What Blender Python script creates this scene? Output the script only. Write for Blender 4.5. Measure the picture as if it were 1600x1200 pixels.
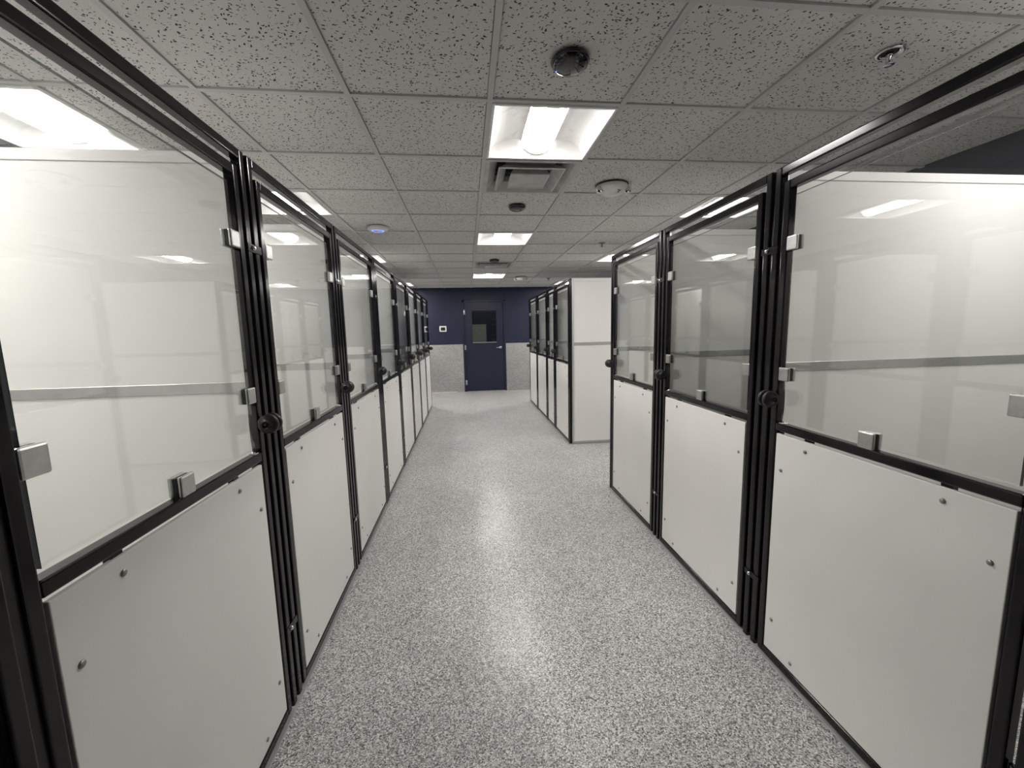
import bpy, bmesh, math, random
from mathutils import Vector, Matrix

# ------------------------------------------------------------------ clear
for o in list(bpy.data.objects):
    bpy.data.objects.remove(o, do_unlink=True)
SC = bpy.context.scene
COL = SC.collection
random.seed(7)

# ------------------------------------------------------------------ camera
YAW, PITCH, ROLL, CAM_H, FPX = .1065, -.1289, -.0226, 1.4298, 641.2
cy, sy, cp, sp = math.cos(YAW), math.sin(YAW), math.cos(PITCH), math.sin(PITCH)
fwd = Vector((sy * cp, cy * cp, sp))
rt = Vector((cy, -sy, 0))
up = rt.cross(fwd)
r_ = math.cos(ROLL) * rt + math.sin(ROLL) * up
u_ = -math.sin(ROLL) * rt + math.cos(ROLL) * up
cam_d = bpy.data.cameras.new('camera')
cam_d.sensor_width = 36
cam_d.sensor_fit = 'HORIZONTAL'
cam_d.lens = 36 * FPX / 1600
cam_d.clip_start = .02
cam = bpy.data.objects.new('camera', cam_d)
M = Matrix(((r_.x, u_.x, -fwd.x, 0), (r_.y, u_.y, -fwd.y, 0), (r_.z, u_.z, -fwd.z, CAM_H), (0, 0, 0, 1)))
cam.matrix_world = M
COL.objects.link(cam)
SC.camera = cam

# ------------------------------------------------------------------ world, exposure
wd = bpy.data.worlds.new('world')
SC.world = wd
wd.use_nodes = True
wd.node_tree.nodes['Background'].inputs[0].default_value = (.5, .52, .55, 1)
wd.node_tree.nodes['Background'].inputs[1].default_value = .02
SC.view_settings.view_transform = 'Standard'
SC.view_settings.look = 'None'
SC.view_settings.gamma = 1
SC.view_settings.use_curve_mapping = False
SC.view_settings.exposure = 2.05
LAMP = 34.0            # emission strength of the troffer lenses, underside
LAMP_SIDE = 1.3        # and flanks

# ------------------------------------------------------------------ helpers
def obj(name, bm, mats, parent=None, loc=None, recalc=True):
    if recalc:
        bmesh.ops.recalc_face_normals(bm, faces=bm.faces)
    me = bpy.data.meshes.new(name)
    bm.to_mesh(me); bm.free()
    return link(name, me, mats, parent, loc)

def link(name, me, mats, parent=None, loc=None):
    if mats is not None and not me.materials:
        for m in (mats if isinstance(mats, (list, tuple)) else [mats]):
            me.materials.append(m)
    o = bpy.data.objects.new(name, me)
    COL.objects.link(o)
    if parent: o.parent = parent
    if loc is not None: o.location = loc
    return o

def thing(name, label, cat, loc=(0, 0, 0), rz=0, group=None):
    o = bpy.data.objects.new(name, None)
    o.empty_display_size = .1
    COL.objects.link(o)
    o.location = loc; o.rotation_euler = (0, 0, rz)
    return tag(o, label, cat, group)

def tag(o, label, cat, group=None):
    o['label'] = label; o['category'] = cat
    if group: o['group'] = group
    return o

def struct(o):
    o['kind'] = 'structure'
    return o

def box(bm, lo, hi, bev=0.0, seg=2, mi=0, axes=None):
    """box lo..hi with rounded edges (axes: only edges along these axes)"""
    n0 = set(bm.faces)
    v = [bm.verts.new((x, y, z)) for x in (lo[0], hi[0]) for y in (lo[1], hi[1]) for z in (lo[2], hi[2])]
    F = [(0, 1, 3, 2), (4, 6, 7, 5), (0, 4, 5, 1), (2, 3, 7, 6), (0, 2, 6, 4), (1, 5, 7, 3)]
    fs = [bm.faces.new([v[i] for i in f]) for f in F]
    bmesh.ops.recalc_face_normals(bm, faces=fs)
    if bev > 0:
        es = set(e for f in fs for e in f.edges)
        if axes:
            k = []
            for e in es:
                d = e.verts[0].co - e.verts[1].co
                a = max(range(3), key=lambda i: abs(d[i]))
                if 'xyz'[a] in axes: k.append(e)
            es = k
        bmesh.ops.bevel(bm, geom=list(es), offset=bev, segments=seg, affect='EDGES', profile=.5)
    new = [f for f in bm.faces if f not in n0]
    for f in new: f.material_index = mi
    return new

def lathe(bm, prof, n=24, axis='z', c=(0, 0, 0), mi=0, smooth=True, caps=True):
    """prof: list of (radius, height)"""
    rings = []
    for r, h in prof:
        ring = []
        if r < 1e-6:
            p = {'z': (0, 0, h), 'y': (0, h, 0), 'x': (h, 0, 0)}[axis]
            ring = [bm.verts.new((c[0] + p[0], c[1] + p[1], c[2] + p[2]))]
        else:
            for i in range(n):
                a = 2 * math.pi * i / n
                ca, sa = r * math.cos(a), r * math.sin(a)
                p = {'z': (ca, sa, h), 'y': (ca, h, sa), 'x': (h, ca, sa)}[axis]
                ring.append(bm.verts.new((c[0] + p[0], c[1] + p[1], c[2] + p[2])))
        rings.append(ring)
    fs = []
    for a, b in zip(rings, rings[1:]):
        if len(a) == 1 and len(b) == 1: continue
        for i in range(n):
            j = (i + 1) % n
            if len(a) == 1: fs.append(bm.faces.new((a[0], b[i], b[j])))
            elif len(b) == 1: fs.append(bm.faces.new((a[i], b[0], a[j])))
            else: fs.append(bm.faces.new((a[i], b[i], b[j], a[j])))
    if caps:
        for ring in (rings[0], rings[-1]):
            if len(ring) > 2: fs.append(bm.faces.new(ring))
    for f in fs: f.material_index = mi; f.smooth = smooth
    return fs

def prism(bm, pts, a0, a1, axis='x', mi=0, mi_side=None):
    """extrude polygon pts (2D) along axis"""
    def P(p, a):
        return {'x': (a, p[0], p[1]), 'y': (p[0], a, p[1]), 'z': (p[0], p[1], a)}[axis]
    A = [bm.verts.new(P(p, a0)) for p in pts]
    B = [bm.verts.new(P(p, a1)) for p in pts]
    fs = [bm.faces.new(A), bm.faces.new(B)]
    for f in fs: f.material_index = mi
    n = len(pts)
    for i in range(n):
        f = bm.faces.new((A[i], A[(i + 1) % n], B[(i + 1) % n], B[i]))
        f.material_index = mi if mi_side is None else mi_side
        fs.append(f)
    return fs

def quad(bm, pts, mi=0):
    f = bm.faces.new([bm.verts.new(p) for p in pts]); f.material_index = mi
    return f

# ------------------------------------------------------------------ materials
def mat(name, color=(.8, .8, .8), rough=.5, metal=0.0, spec=.5, coat=0.0, emit=None, estr=0):
    m = bpy.data.materials.new(name); m.use_nodes = True
    b = m.node_tree.nodes['Principled BSDF']
    b.inputs['Base Color'].default_value = (*color, 1)
    b.inputs['Roughness'].default_value = rough
    b.inputs['Metallic'].default_value = metal
    b.inputs['Specular IOR Level'].default_value = spec
    b.inputs['Coat Weight'].default_value = coat
    b.inputs['Coat Roughness'].default_value = .12
    if emit:
        b.inputs['Emission Color'].default_value = (*emit, 1)
        b.inputs['Emission Strength'].default_value = estr
    return m

class N:
    def __init__(s, m): s.t = m.node_tree; s.b = s.t.nodes['Principled BSDF']
    def __call__(s, kind, **kw):
        n = s.t.nodes.new(kind)
        for k, v in kw.items():
            if k.startswith('i_'):
                k = k[2:]
                n.inputs[int(k) if k.isdigit() else k.replace('_', ' ')].default_value = v
            else: setattr(n, k, v)
        return n
    def l(s, a, b): s.t.links.new(a, b)

def ramp(n, stops):
    r = n('ShaderNodeValToRGB')
    e = r.color_ramp.elements
    e[0].position, e[0].color = stops[0][0], (*stops[0][1], 1)
    e[1].position, e[1].color = stops[-1][0], (*stops[-1][1], 1)
    for p, c in stops[1:-1]:
        k = e.new(p); k.color = (*c, 1)
    return r

def subtle(m, scale, amt, bump=0.0, bscale=None):
    """slight procedural unevenness of colour, roughness and surface"""
    n = N(m)
    tc = n('ShaderNodeTexCoord')
    no = n('ShaderNodeTexNoise', i_Scale=scale, i_Detail=3.0)
    n.l(tc.outputs['Object'], no.inputs['Vector'])
    base = n.b.inputs['Base Color'].default_value[:3]
    r = ramp(n, [(.3, tuple(c * (1 - amt) for c in base)), (.7, tuple(min(1, c * (1 + amt)) for c in base))])
    n.l(no.outputs['Fac'], r.inputs['Fac'])
    n.l(r.outputs['Color'], n.b.inputs['Base Color'])
    if bump:
        b2 = n('ShaderNodeTexNoise', i_Scale=bscale or scale, i_Detail=2.0)
        n.l(tc.outputs['Object'], b2.inputs['Vector'])
        bp = n('ShaderNodeBump', i_Strength=bump, i_Distance=.001)
        n.l(b2.outputs['Fac'], bp.inputs['Height'])
        n.l(bp.outputs['Normal'], n.b.inputs['Normal'])
    return m

BLACK = subtle(mat('black_powder_coat', (.0045, .0042, .0048), .15, spec=.32), 30, .15, .03, 120)
BLACKP = subtle(mat('black_plastic', (.014, .014, .015), .42), 60, .2)
GASKET = mat('black_gasket', (.006, .006, .006), .7)
PANEL = subtle(mat('white_board', (.77, .755, .73), .38, spec=.4), 3, .02, .05, 300)
PANEL_IN = subtle(mat('white_partition_board', (.78, .77, .745), .4, spec=.4), 2, .02)
ALU = subtle(mat('satin_aluminium', (.66, .66, .66), .38, 1.0), 40, .06)
CHAN = subtle(mat('grey_channel', (.44, .44, .435), .42, .55), 40, .05)
WCAP = subtle(mat('white_capping', (.78, .775, .76), .35), 12, .02)
STEEL = subtle(mat('brushed_steel', (.52, .52, .51), .34, 1.0), 90, .08)
CHROME = mat('chrome', (.75, .75, .76), .1, 1.0)
RIVET = subtle(mat('grey_rivet', (.3, .295, .29), .35, .8), 60, .1)
NAVY = subtle(mat('navy_paint', (.0175, .0205, .044), .45, spec=.3), 4, .06, .08, 160)
NAVYD = subtle(mat('navy_door_paint', (.0155, .0182, .038), .38, spec=.33), 5, .05)
FIXW = subtle(mat('white_enamel', (.82, .815, .8), .4), 8, .03)
GRID = subtle(mat('grid_white', (.58, .575, .56), .5), 8, .03)
VENTM = subtle(mat('vent_enamel', (.5, .495, .48), .45), 9, .15)
DARK = mat('dark_cavity', (.02, .02, .02), .8)
PLASW = subtle(mat('white_plastic', (.74, .73, .7), .42), 20, .03)
GLOSSBK = mat('gloss_black', (.008, .008, .009), .08, coat=.5)
SCREEN = mat('dark_screen', (.03, .035, .03), .15)
LEDB = mat('blue_led', (.1, .15, .9), .4, emit=(.2, .28, 1), estr=.3)
LENS = mat('lamp_lens', (.9, .9, .88), .5, emit=(1, .975, .945), estr=LAMP)
LAMP_OUT = {(3, -1): .72, (-4, -1): 1.35, (0, 10): 1.5, (-3, 12): 1.6, (3, 12): 1.6}    # single lamps run dimmer or brighter
LENSS = mat('lamp_lens_flank', (.9, .9, .88), .5, emit=(1, .975, .945), estr=LAMP_SIDE)
CAULK = subtle(mat('white_sealant', (.66, .65, .62), .5), 20, .06)

# fixture reflector, dusty smudges
REFL = mat('reflector_enamel', (.8, .795, .78), .38)
n = N(REFL)
tc = n('ShaderNodeTexCoord'); no = n('ShaderNodeTexNoise', i_Scale=7.0, i_Detail=4.0, i_Distortion=1.5)
n.l(tc.outputs['Object'], no.inputs['Vector'])
rr = ramp(n, [(.3, (.62, .61, .59)), (.42, (.82, .815, .8)), (1, (.84, .835, .82))])
n.l(no.outputs['Fac'], rr.inputs['Fac']); n.l(rr.outputs['Color'], n.b.inputs['Base Color'])

# clear glass: Fresnel mix of clear transmission and mirror, dark green cut edge
def glass(name, tint):
    m = bpy.data.materials.new(name); m.use_nodes = True
    t = m.node_tree; t.nodes.clear()
    out = t.nodes.new('ShaderNodeOutputMaterial')
    mix = t.nodes.new('ShaderNodeMixShader')
    tr = t.nodes.new('ShaderNodeBsdfTransparent'); tr.inputs[0].default_value = (*tint, 1)
    gl = t.nodes.new('ShaderNodeBsdfAnisotropic') if False else t.nodes.new('ShaderNodeBsdfGlossy')
    gl.inputs['Roughness'].default_value = 0.0
    gl.inputs['Color'].default_value = (.97, 1, .98, 1)
    fr = t.nodes.new('ShaderNodeFresnel')
    ge = t.nodes.new('ShaderNodeNewGeometry')
    mm = t.nodes.new('ShaderNodeMix'); mm.data_type = 'FLOAT'
    mm.inputs[2].default_value = 1.52; mm.inputs[3].default_value = 1 / 1.52
    t.links.new(ge.outputs['Backfacing'], mm.inputs[0])
    t.links.new(mm.outputs[0], fr.inputs['IOR'])
    t.links.new(fr.outputs[0], mix.inputs[0])
    t.links.new(tr.outputs[0], mix.inputs[1]); t.links.new(gl.outputs[0], mix.inputs[2])
    t.links.new(mix.outputs[0], out.inputs[0])
    return m
GLASS = glass('clear_glass', (.962, .972, .964))
GEDGE = mat('glass_cut_edge', (.02, .035, .04), .12)

# flake epoxy: floor and wainscot
def flake(name, scale, stops, rough, coat, bump):
    m = mat(name, (.4, .4, .4), rough, coat=coat)
    n = N(m)
    n.b.inputs['Coat Roughness'].default_value = .11
    tc = n('ShaderNodeTexCoord')
    nz = n('ShaderNodeTexNoise', i_Scale=scale * .7, i_Detail=2.0)
    n.l(tc.outputs['Object'], nz.inputs['Vector'])
    ad = n('ShaderNodeVectorMath', operation='MULTIPLY_ADD')
    n.l(nz.outputs['Color'], ad.inputs[0]); ad.inputs[1].default_value = (.006,) * 3
    n.l(tc.outputs['Object'], ad.inputs[2])
    vo = n('ShaderNodeTexVoronoi', i_Scale=scale)
    n.l(ad.outputs[0], vo.inputs['Vector'])
    sep = n('ShaderNodeSeparateColor'); n.l(vo.outputs['Color'], sep.inputs[0])
    rp = ramp(n, stops); n.l(sep.outputs[0], rp.inputs['Fac'])
    big = n('ShaderNodeTexNoise', i_Scale=1.7, i_Detail=3.0); n.l(tc.outputs['Object'], big.inputs['Vector'])
    br = ramp(n, [(.3, (.9, .9, .9)), (.7, (1.06, 1.06, 1.06))]); n.l(big.outputs['Fac'], br.inputs['Fac'])
    mx = n('ShaderNodeMix', data_type='RGBA', blend_type='MULTIPLY'); mx.inputs[0].default_value = 1
    n.l(rp.outputs['Color'], mx.inputs[6]); n.l(br.outputs['Color'], mx.inputs[7])
    n.l(mx.outputs[2], n.b.inputs['Base Color'])
    bn = n('ShaderNodeTexNoise', i_Scale=scale * .55, i_Detail=1.5); n.l(tc.outputs['Object'], bn.inputs['Vector'])
    bp = n('ShaderNodeBump', i_Strength=bump, i_Distance=.004)
    n.l(bn.outputs['Fac'], bp.inputs['Height'])
    n.l(bp.outputs['Normal'], n.b.inputs['Normal']); n.l(bp.outputs['Normal'], n.b.inputs['Coat Normal'])
    return m
FLOORM = flake('flake_epoxy_floor', 245, [(0, (.06, .06, .059)), (.15, (.13, .13, .127)), (.42, (.35, .347, .337)), (.72, (.53, .523, .508)), (1, (.84, .83, .81))], .5, .36, .26)
WAINM = flake('flake_wainscot', 180, [(0, (.09, .09, .088)), (.25, (.3, .297, .29)), (.65, (.34, .335, .326)), (1, (.56, .55, .535))], .5, .1, .2)

# acoustic ceiling tile: short dark fissures
TILE = mat('acoustic_tile', (.6, .59, .57), .9, spec=.1)
n = N(TILE)
tc = n('ShaderNodeTexCoord')
nz = n('ShaderNodeTexNoise', i_Scale=38.0, i_Detail=2.0); n.l(tc.outputs['Object'], nz.inputs['Vector'])
fis = []
for k, (rot, off) in enumerate(((.4, 0), (1.9, 3.3), (2.7, 7.1))):
    ad = n('ShaderNodeVectorMath', operation='MULTIPLY_ADD'); ad.inputs[1].default_value = (.014,) * 3
    n.l(nz.outputs['Color'], ad.inputs[0]); n.l(tc.outputs['Object'], ad.inputs[2])
    mp = n('ShaderNodeMapping'); mp.inputs['Rotation'].default_value = (0, 0, rot)
    mp.vector_type = 'TEXTURE'
    mp.inputs['Location'].default_value = (off, off * .7, 0)
    mp.inputs['Scale'].default_value = (1 / 46, 1 / 105, 1000)
    n.l(ad.outputs[0], mp.inputs['Vector'])
    vo = n('ShaderNodeTexVoronoi', i_Scale=1.0, i_Randomness=1.0); n.l(mp.outputs[0], vo.inputs['Vector'])
    sp_ = n('ShaderNodeSeparateColor'); n.l(vo.outputs['Color'], sp_.inputs[0])
    th = n('ShaderNodeMath', operation='MULTIPLY_ADD'); th.inputs[1].default_value = .34; th.inputs[2].default_value = -.035
    n.l(sp_.outputs[0], th.inputs[0])
    lt = n('ShaderNodeMath', operation='LESS_THAN'); n.l(vo.outputs['Distance'], lt.inputs[0]); n.l(th.outputs[0], lt.inputs[1])
    fis.append(lt)
m1 = n('ShaderNodeMath', operation='MAXIMUM'); n.l(fis[0].outputs[0], m1.inputs[0]); n.l(fis[1].outputs[0], m1.inputs[1])
m2 = n('ShaderNodeMath', operation='MAXIMUM'); n.l(m1.outputs[0], m2.inputs[0]); n.l(fis[2].outputs[0], m2.inputs[1])
fine = n('ShaderNodeTexNoise', i_Scale=420.0, i_Detail=1.0); n.l(tc.outputs['Object'], fine.inputs['Vector'])
fr_ = ramp(n, [(.3, (.62, .61, .59)), (.65, (.74, .73, .705))]); n.l(fine.outputs['Fac'], fr_.inputs['Fac'])
mx = n('ShaderNodeMix', data_type='RGBA'); n.l(m2.outputs[0], mx.inputs[0]); n.l(fr_.outputs['Color'], mx.inputs[6])
mx.inputs[7].default_value = (.07, .068, .065, 1)
n.l(mx.outputs[2], n.b.inputs['Base Color'])
bp = n('ShaderNodeBump', i_Strength=.5, i_Distance=.003, invert=True); n.l(m2.outputs[0], bp.inputs['Height'])
n.l(bp.outputs['Normal'], n.b.inputs['Normal'])

# ------------------------------------------------------------------ layout
GX, GY, GS, H = .1401, 1.3593, .61, 2.448       # ceiling grid
XW0, XW1, YW0, YW1 = -2.56, 3.06, -3.0, 9.857   # room
XL, XR = -.7183, 1.2411                         # kennel faces
LB = [-.30, .625, 1.5435, 2.47, 3.445, 4.411, 5.33, 6.22, 7.12, 8.02]
RB1 = [-.262, .668, 1.5985, 2.544, 3.47]
RB2 = [4.90, 5.757, 6.341, 7.25, 8.158]
LIGHTS = [(0, 1), (0, 5), (0, 10), (-3, 3), (-3, 7), (-3, 12), (-4, 1), (-4, -1), (3, 3), (3, 7), (3, 12), (3, -1)]
VENTS = [(0, 2), (0, 8)]
def tile_c(i, j): return (GX + GS * (i + .5), GY + GS * (j + .5))

# ------------------------------------------------------------------ room shell
bm = bmesh.new(); box(bm, (XW0 - .1, YW0 - .1, -.1), (XW1 + .1, YW1 + 2.6, 0))
struct(obj('floor', bm, FLOORM))

bm = bmesh.new()
i0, i1 = math.floor((XW0 - GX) / GS), math.floor((XW1 - GX) / GS)
j0, j1 = math.floor((YW0 - GY) / GS), math.floor((YW1 - GY) / GS)
for i in range(i0, i1 + 1):
    for j in range(j0, j1 + 1):
        if (i, j) in LIGHTS or (i, j) in VENTS: continue
        x0, x1 = max(GX + GS * i, XW0), min(GX + GS * (i + 1), XW1)
        y0, y1 = max(GY + GS * j, YW0), min(GY + GS * (j + 1), YW1)
        if x1 - x0 > .01 and y1 - y0 > .01:
            box(bm, (x0 + .0146, y0 + .0146, H + .006), (x1 - .0146, y1 - .0146, H + .021))
ceil = struct(obj('ceiling', bm, TILE))
bm = bmesh.new()
for i in range(i0 + 1, i1 + 1):
    x = GX + GS * i; box(bm, (x - .012, YW0, H - .002), (x + .012, YW1, H + .02))
for j in range(j0 + 1, j1 + 1):
    y = GY + GS * j; box(bm, (XW0, y - .012, H - .0015), (XW1, y + .012, H + .0195))
g = obj('ceiling_grid', bm, GRID, ceil)

def side_wall(name, x0, x1, inner):
    bm = bmesh.new(); box(bm, (x0, YW0 - .1, 0), (x1, YW1 + .1, H + .15))
    w = struct(obj(name, bm, NAVY))
    bm = bmesh.new()
    a, b = (inner, inner + .008) if inner < 0 else (inner - .008, inner)
    box(bm, (a, YW0, .0), (b, YW1 - .01, 1.14))
    obj('wainscot', bm, WAINM, w)
side_wall('wall_left', XW0 - .1, XW0, XW0)
side_wall('wall_right', XW1, XW1 + .1, XW1)
bm = bmesh.new(); box(bm, (XW0 - .1, YW0 - .1, 0), (XW1 + .1, YW0, H + .15)); struct(obj('wall_front', bm, NAVY))

# back wall with the door opening
DX0, DX1, DZ = -.039, .875, 2.118      # leaf
FW = .05                               # frame width
bm = bmesh.new()
box(bm, (XW0, YW1, 0), (DX0 - FW, YW1 + .12, H + .15))
box(bm, (DX1 + FW, YW1, 0), (XW1, YW1 + .12, H + .15))
box(bm, (DX0 - FW, YW1, DZ + FW), (DX1 + FW, YW1 + .12, H + .15))
wb = struct(obj('wall_back', bm, NAVY))
bm = bmesh.new()
for a, b in ((XW0 + .01, DX0 - FW - .001), (DX1 + FW + .001, XW1 - .01)):
    box(bm, (a, YW1 - .008, 0), (b, YW1 - .0005, 1.138), .003, 1)
obj('wainscot', bm, WAINM, wb)
bm = bmesh.new(); box(bm, (-.98, YW1 - .03, 0), (-.27, YW1 - .008, .013), .004, 2)
struct(obj('trim_1', bm, CAULK))

bm = bmesh.new()
for a, b in ((DX0 - FW, DX0 - .004), (DX1 + .004, DX1 + FW)):
    box(bm, (a, YW1 - .014, 0), (b, YW1 + .1, DZ + FW), .003, 1)
box(bm, (DX0 - FW, YW1 - .014, DZ + .004), (DX1 + FW, YW1 + .1, DZ + FW), .003, 1)
box(bm, (DX0 - .004, YW1 + .055, 0), (DX0 + .012, YW1 + .1, DZ))
box(bm, (DX1 - .012, YW1 + .055, 0), (DX1 + .004, YW1 + .1, DZ))
door = struct(obj('door_1', bm, NAVYD))
WX0, WX1, WZ0, WZ1 = .14, .71, 1.165, 1.915
bm = bmesh.new()
yl0, yl1 = YW1 + .006, YW1 + .05
box(bm, (DX0, yl0, .012), (WX0, yl1, DZ)); box(bm, (WX1, yl0, .012), (DX1, yl1, DZ))
box(bm, (WX0, yl0, .012), (WX1, yl1, WZ0)); box(bm, (WX0, yl0, WZ1), (WX1, yl1, DZ))
bmesh.ops.remove_doubles(bm, verts=bm.verts, dist=1e-5)
leaf = obj('door_leaf', bm, NAVYD, door)
bm = bmesh.new()
t = .022
for lo, hi in (((WX0 - t, WZ0 - t), (WX0, WZ1 + t)), ((WX1, WZ0 - t), (WX1 + t, WZ1 + t)), ((WX0, WZ1), (WX1, WZ1 + t)), ((WX0, WZ0 - t), (WX1, WZ0))):
    box(bm, (lo[0], yl0 - .006, lo[1]), (hi[0], yl0 + .004, hi[1]), .002, 1)
obj('window_frame', bm, NAVYD, leaf)
bm = bmesh.new(); box(bm, (WX0, yl0 - .008, WZ0 - .004), (WX1, yl0 + .006, WZ0 + .012), .002, 1)
obj('window_sill', bm, STEEL, leaf)
bm = bmesh.new(); box(bm, (WX0, yl0 + .016, WZ0), (WX1, yl0 + .022, WZ1)); obj('window_pane', bm, [GLASS], leaf)
bm = bmesh.new()
lathe(bm, [(.033, 0), (.033, -.008), (.024, -.016), (.012, -.02), (.012, -.05)], 24, 'y', (.8, yl0, 1.04))
box(bm, (.695, yl0 - .056, 1.03), (.812, yl0 - .042, 1.05), .006, 3)
h = obj('door_handle', bm, STEEL, door); h['label'] = 'satin steel lever handle'
for z in (.22, 1.06, 1.89):
    bm = bmesh.new(); lathe(bm, [(.008, z - .06), (.008, z + .06)], 12, 'z', (DX0 - .002, YW1 - .012, 0))
    box(bm, (DX0 - .02, YW1 - .015, z - .055), (DX0 + .016, YW1 - .012, z + .055))
    obj('hinge', bm, STEEL, door)

# dim room seen through the door window
bm = bmesh.new()
YB = YW1 + 2.4
box(bm, (-1.6, YB, 0), (2.2, YB + .1, H)); box(bm, (-1.7, YW1 + .12, 0), (-1.6, YB + .1, H)); box(bm, (2.2, YW1 + .12, 0), (2.3, YB + .1, H))
box(bm, (-1.7, YW1 + .12, H), (2.3, YB + .1, H + .1))
struct(obj('wall_vestibule', bm, NAVY))
bm = bmesh.new(); box(bm, (-.14, YB - .03, 0), (.58, YB - .002, 1.64), .004, 1)
d2 = struct(obj('door_2', bm, subtle(mat('pale_door_paint', (.24, .255, .235), .5), 4, .04)))
bm = bmesh.new(); lathe(bm, [(.022, 0), (.03, -.02), (.03, -.04), (.0, -.05)], 16, 'y', (.5, YB - .03, 1.0)); obj('door_handle', bm, BLACKP, d2)
bm = bmesh.new(); box(bm, (.3, YW1 + 1.0, H - .03), (.9, YW1 + 1.25, H), .01, 2)  # unseen lamp, added to brighten what shows through the door window
vl = tag(obj('ceiling_light', bm, mat('added_lamp_glow', (.8, .8, .78), .5, emit=(1, .97, .9), estr=5)),
         'added unseen lamp brightening the room behind the navy door', 'light')

# thin floor sills the kennel fronts stand over
SILL = subtle(mat('grey_floor_sill', (.3, .298, .29), .5), 30, .08)
for k, (a, b, xf, s) in enumerate(((LB[0], LB[-1], XL, 1), (RB1[0], RB1[-1], XR, -1), (RB2[0], RB2[-1], XR, -1))):
    bm = bmesh.new()
    xs = sorted((xf + s * .016, xf - s * .05))
    box(bm, (xs[0], a, 0), (xs[1], b, .007), .003, 1)
    struct(obj('trim_%d' % (k + 2), bm, SILL))

# ------------------------------------------------------------------ ceiling lights
def mesh_from(fn, name, mats):
    bm = bmesh.new(); fn(bm)
    bmesh.ops.recalc_face_normals(bm, faces=bm.faces)
    me = bpy.data.meshes.new(name); bm.to_mesh(me); bm.free()
    for m in (mats if isinstance(mats, (list, tuple)) else [mats]): me.materials.append(m)
    return me

def f_frame(bm):
    a, b = .2925, .279
    for lo, hi in (((-a, -a), (-b, a)), ((b, -a), (a, a)), ((-b, -a), (b, -b)), ((-b, b), (b, a))):
        box(bm, (lo[0], lo[1], -.006), (hi[0], hi[1], .004), .0015, 1)
def f_refl(bm, s):
    if 1:
        P = [(.281, .0), (.272, .025), (.245, .048), (.20, .064), (.15, .071), (.10, .072), (.094, .062)]
        pr = [bm.verts.new((s * x, -.281, z)) for x, z in P]; q = [bm.verts.new((s * x, .281, z)) for x, z in P]
        for i in range(len(P) - 1):
            f = bm.faces.new((pr[i], pr[i + 1], q[i + 1], q[i])); f.smooth = True
def f_house(bm):
    box(bm, (-.285, -.285, .085), (.285, .285, .1))
    for s in (-1, 1):
        quad(bm, [(s * .285, -.285, .0), (s * .285, .285, 0), (s * .285, .285, .085), (s * .285, -.285, .085)])
        quad(bm, [(-.285, s * .285, .0), (.285, s * .285, 0), (.285, s * .285, .085), (-.285, s * .285, .085)])
def f_end(bm, s):
    if 1:
        v = [(-.281, s * .281, .0), (.281, s * .281, .0), (.281, s * .205, .078), (-.281, s * .205, .078)]
        quad(bm, v)
        quad(bm, [(x, y + s * .003, z + .002) for x, y, z in v])
def f_lens(bm):
    P = [(-.084 + .0, .068)]
    P = [(.086 * math.cos(a), .066 - .058 * math.sin(a)) for a in [math.pi * k / 16 for k in range(17)]]
    fs = prism(bm, P, -.242, .242, 'y')
    for f in fs:
        f.smooth = len(f.verts) == 4
        f.normal_update()
        f.material_index = 0 if abs(f.normal.z) > .9 else 2 if abs(f.normal.y) > .9 else 1
ME_F = mesh_from(f_frame, 'troffer_frame', FIXW); ME_R = [mesh_from(lambda bm, s=s: f_refl(bm, s), 'troffer_reflector', REFL) for s in (-1, 1)]
ME_H = mesh_from(f_house, 'troffer_housing', FIXW)
ME_E = [mesh_from(lambda bm, s=s: f_end(bm, s), 'troffer_end_plate', FIXW) for s in (-1, 1)]; LENSE = mat('lamp_lens_end', (.85, .84, .82), .5, emit=(1, .975, .945), estr=.22)
ME_L = mesh_from(f_lens, 'troffer_lens', [LENS, LENSS, LENSE])
LL = {(0, 1): 'largest square ceiling light above the corridor, nearest the camera',
      (0, 5): 'middle one of the three square lights along the corridor ceiling',
      (0, 10): 'square corridor light furthest off, close to the navy door wall',
      (-3, 3): 'square ceiling light half hidden by the second kennel front on the left',
      (-3, 7): 'small square ceiling light above the left row, middle of its line',
      (-3, 12): 'tiny square ceiling light at the far end above the left row',
      (-4, 1): 'square ceiling light seen through the glass nearest on the left',
      (-4, -1): 'square ceiling light over the left kennels beside the camera',
      (3, 3): 'square ceiling light behind the top rail of the middle right kennel front',
      (3, 7): 'square ceiling light beside the end post of the near right kennel block',
      (3, 12): 'square ceiling light just above the far right kennel block',
      (3, -1): 'square ceiling light over the right kennels beside the camera'}
for ij in LIGHTS:
    x, y = tile_c(*ij)
    r = thing('ceiling_light', LL[ij], 'light', (x, y, H - .003), 0, 'square recessed ceiling lights')
    me_l = ME_L
    if ij in LAMP_OUT:
        k = LAMP_OUT[ij]
        me_l = mesh_from(f_lens, 'troffer_lens', [mat('lamp_lens', (.9, .9, .88), .5, emit=(1, .975, .945), estr=LAMP * k),
                                                  mat('lamp_lens_flank', (.9, .9, .88), .5, emit=(1, .975, .945), estr=LAMP_SIDE * k), LENSE])
    for nm, me in (('frame', ME_F), ('housing', ME_H), ('reflector', ME_R[0]), ('reflector', ME_R[1]), ('end_plate', ME_E[0]), ('end_plate', ME_E[1]), ('lens', me_l)):
        link(nm, me, None, r)

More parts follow.
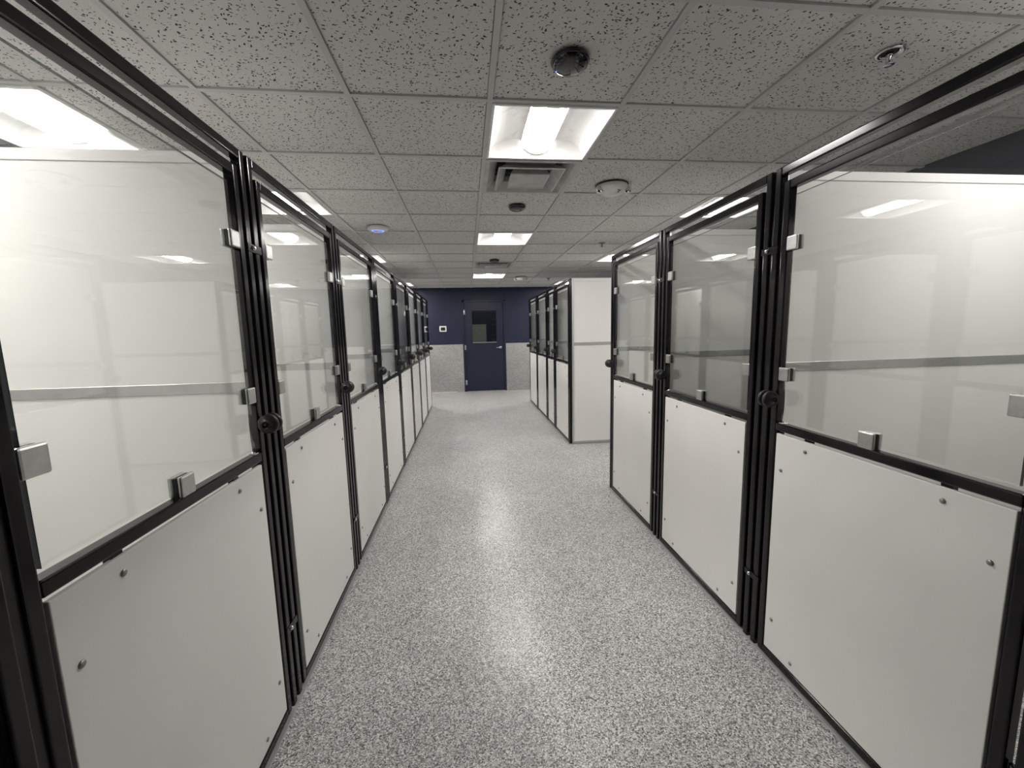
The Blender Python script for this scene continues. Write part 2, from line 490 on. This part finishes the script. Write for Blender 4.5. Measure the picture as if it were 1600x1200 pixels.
# ------------------------------------------------------------------ air diffusers
def sq_ring(bm, prof, th=.0):
    """square lathe: prof = (half size, z)"""
    R = []
    for a, z in prof:
        R.append([bm.verts.new((sx * a, sy_ * a, z)) for sx, sy_ in ((-1, -1), (1, -1), (1, 1), (-1, 1))])
    for p, q in zip(R, R[1:]):
        for i in range(4):
            bm.faces.new((p[i], p[(i + 1) % 4], q[(i + 1) % 4], q[i]))
    return R
def v_out(bm): sq_ring(bm, [(.293, .003), (.293, -.004), (.268, -.004), (.215, .05), (.205, .09), (.293, .09), (.293, .003)])
def v_mid(bm): sq_ring(bm, [(.208, -.010), (.212, -.016), (.202, -.018), (.152, .03), (.147, .06), (.155, .06), (.160, .03), (.208, -.010)])
def v_cen(bm):
    R = sq_ring(bm, [(.10, .04), (.112, .01), (.128, -.018), (.126, -.024), (.118, -.026), (.1, -.022)])
    bm.faces.new(R[-1]); bm.faces.new(R[0])
def v_back(bm): box(bm, (-.205, -.205, .088), (.205, .205, .095))
VM = [('outer_frame', mesh_from(v_out, 'vent_outer', VENTM)), ('inner_cone', mesh_from(v_mid, 'vent_mid', VENTM)),
      ('centre_plate', mesh_from(v_cen, 'vent_centre', VENTM)), ('cavity', mesh_from(v_back, 'vent_back', DARK))]
def v_arm(bm, k):
    c, d = math.cos(k * math.pi / 2), math.sin(k * math.pi / 2)
    n0 = len(bm.verts)
    box(bm, (.08, -.006, .04), (.212, .006, .048))
    for v in bm.verts: v.co = Vector((v.co.x * c - v.co.y * d, v.co.x * d + v.co.y * c, v.co.z))
VM += [('support_arm', mesh_from(lambda bm, k=k: v_arm(bm, k), 'vent_arm', DARK)) for k in range(4)]
for ij, lb in zip(VENTS, ('square stepped air vent next to the largest corridor light', 'small square air vent far down the corridor ceiling')):
    x, y = tile_c(*ij)
    r = thing('air_vent', lb, 'vent', (x, y, H - .003), 0, 'square ceiling air vents')
    for nm, me in VM: link(nm, me, None, r)

# ------------------------------------------------------------------ ceiling devices
def d_base(bm): lathe(bm, [(.067, .003), (.072, -.004), (.074, -.010), (.070, -.015)], 40)
def d_dome(bm): lathe(bm, [(.070, -.014), (.068, -.021), (.059, -.030), (.041, -.037), (.02, -.040), (.0, -.041)], 40, caps=False)
def d_led(bm): lathe(bm, [(.0035, 0), (.003, -.003), (0, -.004)], 10, 'z', (-.05, .02, -.0315))
MB, MD, ML = mesh_from(d_base, 'dome_base', GLOSSBK), mesh_from(d_dome, 'dome_shell', GLOSSBK), mesh_from(d_led, 'dome_led', LEDB)
for (x, y), lb in zip(((.429, 1.67), (.451, 3.515), (.435, 6.076)),
                      ('large glossy black dome on the ceiling tile ahead of the largest light',
                       'small black dome between the near air vent and the middle corridor light',
                       'tiny black dome in front of the far air vent')):
    r = thing('dome_camera', lb, 'camera', (x, y, H), 0, 'black ceiling domes')
    link('base_ring', MB, None, r); link('dome', MD, None, r); link('status_light', ML, None, r)

r = thing('access_point', 'white round wireless disc with a blue glow, above the left row', 'access point', (-.815, 4.228, H + .002))
bm = bmesh.new(); lathe(bm, [(.09, .0), (.1, -.006), (.1, -.02), (.094, -.03), (.06, -.037)], 40); obj('body', bm, PLASW, r)
bm = bmesh.new(); lathe(bm, [(.06, -.0368), (.056, -.04), (.042, -.0415), (.04, -.038)], 36, caps=False); obj('light_ring', bm, LEDB, r)
bm = bmesh.new(); lathe(bm, [(.04, -.036), (.038, -.0405), (.02, -.042), (0, -.042)], 32, caps=False); obj('cap', bm, PLASW, r)

def emergency(x, y, lb):
    r = thing('emergency_light', lb, 'light', (x, y, H + .002), 0, 'white ceiling emergency lights')
    bm = bmesh.new(); lathe(bm, [(.117, 0), (.117, -.006), (.104, -.008)], 40); obj('base_plate', bm, BLACKP, r)
    bm = bmesh.new(); lathe(bm, [(.110, -.006), (.114, -.014), (.109, -.03), (.09, -.05), (.06, -.064), (.026, -.07), (0, -.071)], 40, caps=False); obj('body', bm, PLASW, r)
    for s in (-1, 1):
        bm = bmesh.new()
        lathe(bm, [(.02, .0), (.028, -.01), (.03, -.03), (.026, -.034), (.022, -.03)], 20, 'y', (s * .102, -.02, -.045), caps=False)
        lathe(bm, [(.014, -.02), (.014, .02)], 12, 'x', (s * .086, -.02, -.04))
        hd = obj('lamp_head', bm, PLASW, r)
        bm = bmesh.new(); lathe(bm, [(.023, -.031), (.012, -.036), (0, -.037)], 20, 'y', (s * .102, -.02, -.045), caps=False); obj('lens', bm, CHROME, hd)
    for k, (dx, dy, dz, rr) in enumerate(((.03, -.071, -.053, .006), (.026, -.06, -.0595, .004), (.039, -.072, -.0475, .004), (.017, -.08, -.0495, .004))):
        bm = bmesh.new(); lathe(bm, [(rr, .004), (rr, -.006), (0, -.007)], 12, 'z', (dx, dy, dz)); obj('test_button', bm, BLACKP, r)
emergency(1.075, 3.008, 'white domed emergency light right of the near air vent')
emergency(1.076, 8.01, 'small white emergency light far along the ceiling near the navy wall')

def sprinkler(x, y, lb, recess):
    r = thing('sprinkler', lb, 'sprinkler', (x, y, H + .002), 0, 'ceiling sprinklers')
    M_ = CHROME if recess else RIVET
    bm = bmesh.new()
    lathe(bm, [(.045, 0), (.046, -.004), (.04, -.007), (.031, -.003), (.028, 0)], 32, caps=False)
    obj('escutcheon', bm, M_, r)
    bm = bmesh.new(); lathe(bm, [(.029, -.0005), (0, -.0008)], 24, caps=False); obj('cup', bm, DARK, r)
    bm = bmesh.new()
    lathe(bm, [(.011, 0), (.011, -.016), (.006, -.02), (.004, -.03)], 16)
    for s in (-1, 1): box(bm, (s * .012 - .002, -.003, -.036), (s * .012 + .002, .003, -.012), .001, 1)
    box(bm, (-.014, -.003, -.039), (.014, .003, -.034), .001, 1)
    lathe(bm, [(.004, -.03), (.005, -.04), (.004, -.042)], 12)
    obj('head', bm, M_, r)
    bm = bmesh.new(); lathe(bm, [(.017, -.042), (.019, -.0435), (.017, -.045)], 20); obj('deflector', bm, M_, r)
sprinkler(1.643, 1.545, 'chrome recessed sprinkler in the ceiling tile at upper right', True)
sprinkler(1.653, 4.951, 'dark pendent sprinkler above the gap between the right kennel blocks', False)
sprinkler(1.659, 8.243, 'tiny dark pendent sprinkler above the far right kennel block', False)

r = thing('thermostat', 'white thermostat with dark screen on the navy wall left of the door', 'thermostat', (-.547, YW1, 1.508))
bm = bmesh.new(); box(bm, (-.082, -.026, -.068), (.082, -.0005, .068), .014, 3); obj('body', bm, PLASW, r)
bm = bmesh.new(); box(bm, (-.052, -.0285, -.038), (.052, -.0255, .038), .003, 1); obj('screen', bm, SCREEN, r)

# ------------------------------------------------------------------ partitions between the kennels
ZT = 2.036
def partition(side, y, lb, grp):
    """side -1 left, +1 right"""
    xf = (XL - .031) if side < 0 else (XR + .031)
    xb = (XW0 + .009) if side < 0 else (XW1 - .009)
    x0, x1 = min(xf, xb), max(xf, xb)
    r = thing('partition', lb, 'partition', ((x0 + x1) / 2, y, 0), 0, grp)
    hx = (x1 - x0) / 2
    e = -side * hx           # local x of the front edge
    bm = bmesh.new(); box(bm, (-hx + .004, -.006, .03), (hx - .004, .006, 1.238)); obj('lower_board', bm, PANEL_IN, r)
    bm = bmesh.new(); box(bm, (-hx + .004, -.006, 1.268), (hx - .004, .006, 2.006)); obj('upper_board', bm, PANEL_IN, r)
    def chan(nm, z0, z1, m, t=.0095):
        bm = bmesh.new(); box(bm, (-hx, -t, z0), (hx, t, z1), .0015, 1); return obj(nm, bm, m, r)
    chan('bottom_channel', .008, .036, CHAN); chan('middle_channel', 1.234, 1.272, CHAN); chan('top_channel', 2.0, ZT, WCAP)
    bm = bmesh.new(); a, b = sorted((e, e + side * .024)); box(bm, (a, -.0099, .03), (b, .0099, ZT - .002), .0015, 1)
    obj('edge_channel', bm, ALU, r)

ORD = ['first', 'second', 'third', 'fourth', 'fifth', 'sixth', 'seventh', 'eighth']
for k, y in enumerate(LB):
    if k == 0: lb = 'white partition behind the camera on the left'
    elif k == 1: lb = 'white partition at the left edge beside the camera'
    elif k == 2: lb = 'white partition with grey strip behind the nearest glass on the left'
    elif k == len(LB) - 1: lb = 'white end partition closing the left row before the navy wall'
    else: lb = 'white partition behind the %s glass pane from the camera in the left row' % ORD[k - 2]
    partition(-1, y - (.02 if k == len(LB) - 1 else 0), lb, 'white kennel partitions on the left')
for k, y in enumerate(RB1):
    lb = ['white partition behind the camera on the right', 'white partition at the right edge beside the camera',
          'white partition with grey strip behind the nearest glass on the right',
          'white partition behind the middle glass pane of the near right block',
          'white end partition closing the near right block at the gap'][k]
    partition(1, y - (.02 if k == 4 else 0), lb, 'white kennel partitions on the right')
for k, y in enumerate(RB2):
    lb = ['bare white end partition facing the camera across the gap on the right',
          'white partition behind the nearest glass pane of the far right block',
          'white partition behind the narrow glass pane of the far right block',
          'white partition behind the third glass pane of the far right block',
          'white end partition of the far right block by the navy wall'][k]
    partition(1, y + (.02 if k == 0 else -.02 if k == 4 else 0), lb, 'white kennel partitions on the right')

# ------------------------------------------------------------------ kennel fronts
XF0, XF1 = -.028, .004
Z_MID0, Z_MID1 = 1.004, 1.036
Z_D0, Z_D1 = .012, 1.975
def tube(bm, lo, hi): box(bm, lo, hi, .005, 3)

def c_clip(bm):           # glass clip, pinned edge at +y, plates across local x
    box(bm, (-.0055, -.05, -.027), (.0055, 0, .027), .0045, 2, 0)
    box(bm, (-.0165, -.0465, -.0255), (-.0055, 0, .0255), .001, 1, 1)
    box(bm, (-.0285, -.05, -.027), (-.0165, 0, .027), .0045, 2, 0)
ME_CLIP = mesh_from(c_clip, 'glass_clip', [STEEL, GASKET])
def c_clipb(bm):          # bottom clip stands on the mid rail
    box(bm, (-.0055, -.026, 0), (.0055, .026, .054), .0045, 2, 0)
    box(bm, (-.0165, -.0245, .0), (-.0055, .0245, .051), .001, 1, 1)
    box(bm, (-.0285, -.026, 0), (-.0165, .026, .054), .0045, 2, 0)
ME_CLIPB = mesh_from(c_clipb, 'glass_clip_bottom', [STEEL, GASKET])
ME_RIV = mesh_from(lambda bm: lathe(bm, [(.0075, -.002), (.0075, .001), (.0065, .0028), (.0038, .004), (0, .0044)], 16, 'x', caps=False), 'rivet', RIVET)
ME_BOLT = mesh_from(lambda bm: lathe(bm, [(.0085, -.002), (.0085, .002), (.007, .0055), (.004, .0075), (0, .008)], 16, 'x', caps=False), 'bolt', CHROME)
ME_PIN = mesh_from(lambda bm: (lathe(bm, [(.008, -.001), (.008, .004), (.005, .008), (0, .009)], 14, 'z', caps=False),
                               box(bm, (-.012, -.01, -.001), (.012, .01, .003), .001, 1)), 'pivot_pin', CHROME)
def c_knob(bm):
    lathe(bm, [(0, -.034), (.004, -.034), (.005, -.024), (.010, -.0245), (.0115, -.034), (.0135, -.034), (.0145, -.021), (.027, -.0195), (.033, -.016), (.0335, -.006), (.030, -.003),
               (.019, -.002), (.019, .006), (.030, .007), (.0335, .010), (.0335, .020), (.030, .024), (.012, .026), (.0, .026)], 32, 'y', caps=False)
ME_KNOB = mesh_from(c_knob, 'latch_knob', BLACKP)
def c_stem(bm): box(bm, (-.036, -.007, -.016), (-.02, .009, .016), .002, 1)
def c_clamp(bm):
    box(bm, (.003, -.046, -.014), (.0075, .046, .014), .002, 1)
    box(bm, (-.018, -.0085, -.012), (.0035, .0085, .012))
ME_CLAMP = mesh_from(c_clamp, 'clamp_plate', BLACK)

def kennel(side, b0, b1, lb, grp):
    w = b1 - b0; hw = w / 2
    xf = XL if side < 0 else XR
    far = 1 if side < 0 else -1         # local y direction of the far (latch) side
    r = thing('kennel_front', lb, 'kennel front', (xf, (b0 + b1) / 2, 0), 0 if side < 0 else math.pi, grp)
    for s in (-1, 1):
        a, b = sorted((s * (hw - .010), s * (hw - .040)))
        bm = bmesh.new(); tube(bm, (XF0, a, .0), (XF1, b, ZT))
        box(bm, (XF0 - .001, a - .001, .0), (XF1 + .003, b + .001, .006), .001, 1)
        obj('post', bm, BLACK, r)
    bm = bmesh.new(); tube(bm, (XF0, -hw + .040, ZT - .032), (XF1, hw - .040, ZT)); obj('top_rail', bm, BLACK, r)
    # door frame
    yo, yi = hw - .058, hw - .088
    bm = bmesh.new()
    for s in (-1, 1):
        a, b = sorted((s * yo, s * yi)); tube(bm, (XF0, a, Z_D0), (XF1, b, Z_D1))
    for z0, z1 in ((Z_D0, .045), (Z_MID0, Z_MID1), (1.943, Z_D1)):
        tube(bm, (XF0, -yi - .001, z0), (XF1, yi + .001, z1))
    pw = yi - .007
    for s in (-1, 1):                   # little tabs the lower panel hangs on
        y = s * (pw - .146); box(bm, (-.02, y - .014, .985), (-.004, y + .014, Z_MID0 + .002))
    box(bm, (-.0275, -yi - .002, .04), (-.0145, -yi + .012, Z_MID0)); box(bm, (-.0275, yi - .012, .04), (-.0145, yi + .002, Z_MID0))
    d = obj('door', bm, BLACK, r)
    # hinge pins of the door
    for z in (.35, 1.5):
        bm = bmesh.new(); y = -far * (hw - .049)
        lathe(bm, [(.0075, z - .03), (.0075, z + .03)], 12, 'z', (-.012, y, 0)); obj('hinge', bm, BLACK, d)
    # lower panel
    bm = bmesh.new(); box(bm, (-.0095, -pw, .05), (.003, pw, .994), .002, 2); lp = obj('lower_panel', bm, PANEL, d)
    for s in (-1, 1):
        for y, z in ((pw - .146, .957), (pw - .035, .848), (pw - .035, .193), (pw - .146, .084)):
            link('rivet', ME_RIV, None, d, (0.0032, s * y, z))
    # glass with a notch at the latch
    g0, z0, z1 = yi - .016, 1.05, 1.915
    pts = [(-far * g0, z0), (-far * g0, z1), (far * g0, z1), (far * g0, 1.182)]
    for k in range(9):
        a = math.pi * k / 8
        pts.append((far * (g0 - .02 * math.sin(a) ** .7), 1.175 - .105 * k / 8))
    pts.append((far * g0, z0))
    bm = bmesh.new()
    for q in prism(bm, pts, -.016, -.007, 'x', 0, 0)[2:4]: q.material_index = 1
    obj('glass_pane', bm, [GLASS, GEDGE], d)
    for s in (-1, 1):
        for z in (1.235, 1.738):
            c = link('glass_clip', ME_CLIP, None, d, (-.0005 if s > 0 else -.0225, s * (yi + .001), z))
            if s < 0: c.rotation_euler = (0, 0, math.pi)
            if s < 0: c.location.x = -.0225 - .0005 - .0 + 0
    link('glass_clip', ME_CLIPB, None, d, (-.0005, 0, Z_MID1 - .001))
    # latch
    y = far * (yi + .001)
    L_ = [(0, 1.2), (.003, 1.195), (.004, 1.175), (.008, 1.155), (.0095, 1.13), (.0095, 1.1), (.008, 1.075), (.004, 1.06), (.003, 1.05), (0, 1.046)]
    bm = bmesh.new(); prism(bm, [(y - far * p * .6, z) for p, z in L_], -.026, .0, 'x'); obj('latch_plate', bm, BLACKP, d)
    bm = bmesh.new(); box(bm, (.003, far * (yi + .008) - .008, 1.115), (.03, far * (yi + .008) + .008, 1.145), .003, 2); obj('latch_stem', bm, BLACKP, d)
    k = link('latch_knob', ME_KNOB, None, d, (.037, far * (yi + .006), 1.134))
    if far < 0: k.rotation_euler = (0, 0, 0); k.scale = (1, 1, 1); k.rotation_euler = (math.pi, 0, 0)
    link('pivot_pin', ME_PIN, None, d, (-.012, far * (yi - .022), Z_MID1))
    return r

LBL = ['kennel front at the left edge of the photo, almost wholly cut off',
       'largest kennel front on the left, nearest the camera, its glass in full view',
       'second kennel front from the camera in the left row, below the half hidden ceiling light',
       'third kennel front from the camera in the left row',
       'fourth kennel front from the camera in the left row',
       'fifth kennel front from the camera in the left row, with the darkest glass',
       'fourth kennel front from the far end of the left row',
       'third kennel front from the far end of the left row',
       'next to last kennel front at the far end of the left row']
# nine units: the last two end by the navy wall
LBL[6] = 'sixth kennel front in the left row, just past the dark glass'
LBL[7] = 'next to last kennel front at the far end of the left row'
LBL[8] = 'last kennel front of the left row, nearest the navy back wall'
for k in range(9):
    kennel(-1, LB[k], LB[k + 1], LBL[k], 'kennel fronts in the left row')
RL1 = ['kennel front beside the camera beyond the right edge of the photo',
       'largest kennel front on the right, nearest the camera, cut by the right edge',
       'middle kennel front of the near right block, between two clamped post bundles',
       'kennel front at the far end of the near right block, beside the gap']
for k in range(4):
    kennel(1, RB1[k], RB1[k + 1], RL1[k], 'kennel fronts in the near right block')
RL2 = ['kennel front next to the bare white end partition in the far right block',
       'narrowest kennel front in the far right block',
       'kennel front just beyond the narrow one in the far right block',
       'last kennel front of the far right block, nearest the navy back wall']
for k in range(4):
    kennel(1, RB2[k], RB2[k + 1], RL2[k], 'kennel fronts in the far right block')

# clamps that bolt neighbouring kennel posts together
PAIR = {'L': ['edge-cut and nearest left', 'nearest and second left', 'second and third left', 'third and fourth left', 'fourth and fifth left',
              'fifth and sixth left', 'sixth and next to last left', 'two furthest left'],
        'R1': ['edge-cut and nearest right', 'nearest and middle right', 'middle and gap-side right'],
        'R2': ['first and narrow far right block', 'narrow and third far right block', 'two furthest right']}
for key, ys, side in (('L', LB, -1), ('R1', RB1, 1), ('R2', RB2, 1)):
    xf = XL if side < 0 else XR
    for k, y in enumerate(ys[1:-1]):
        for nm, z in (('lower', .316), ('upper', 1.728)):
            r = thing('post_clamp', '%s black bolted clamp between the %s kennel fronts' % (nm, PAIR[key][k]), 'clamp',
                      (xf, y, z), 0 if side < 0 else math.pi, 'post clamps')
            link('plate', ME_CLAMP, None, r)
            link('bolt', ME_BOLT, None, r, (.0078, -.012, 0))
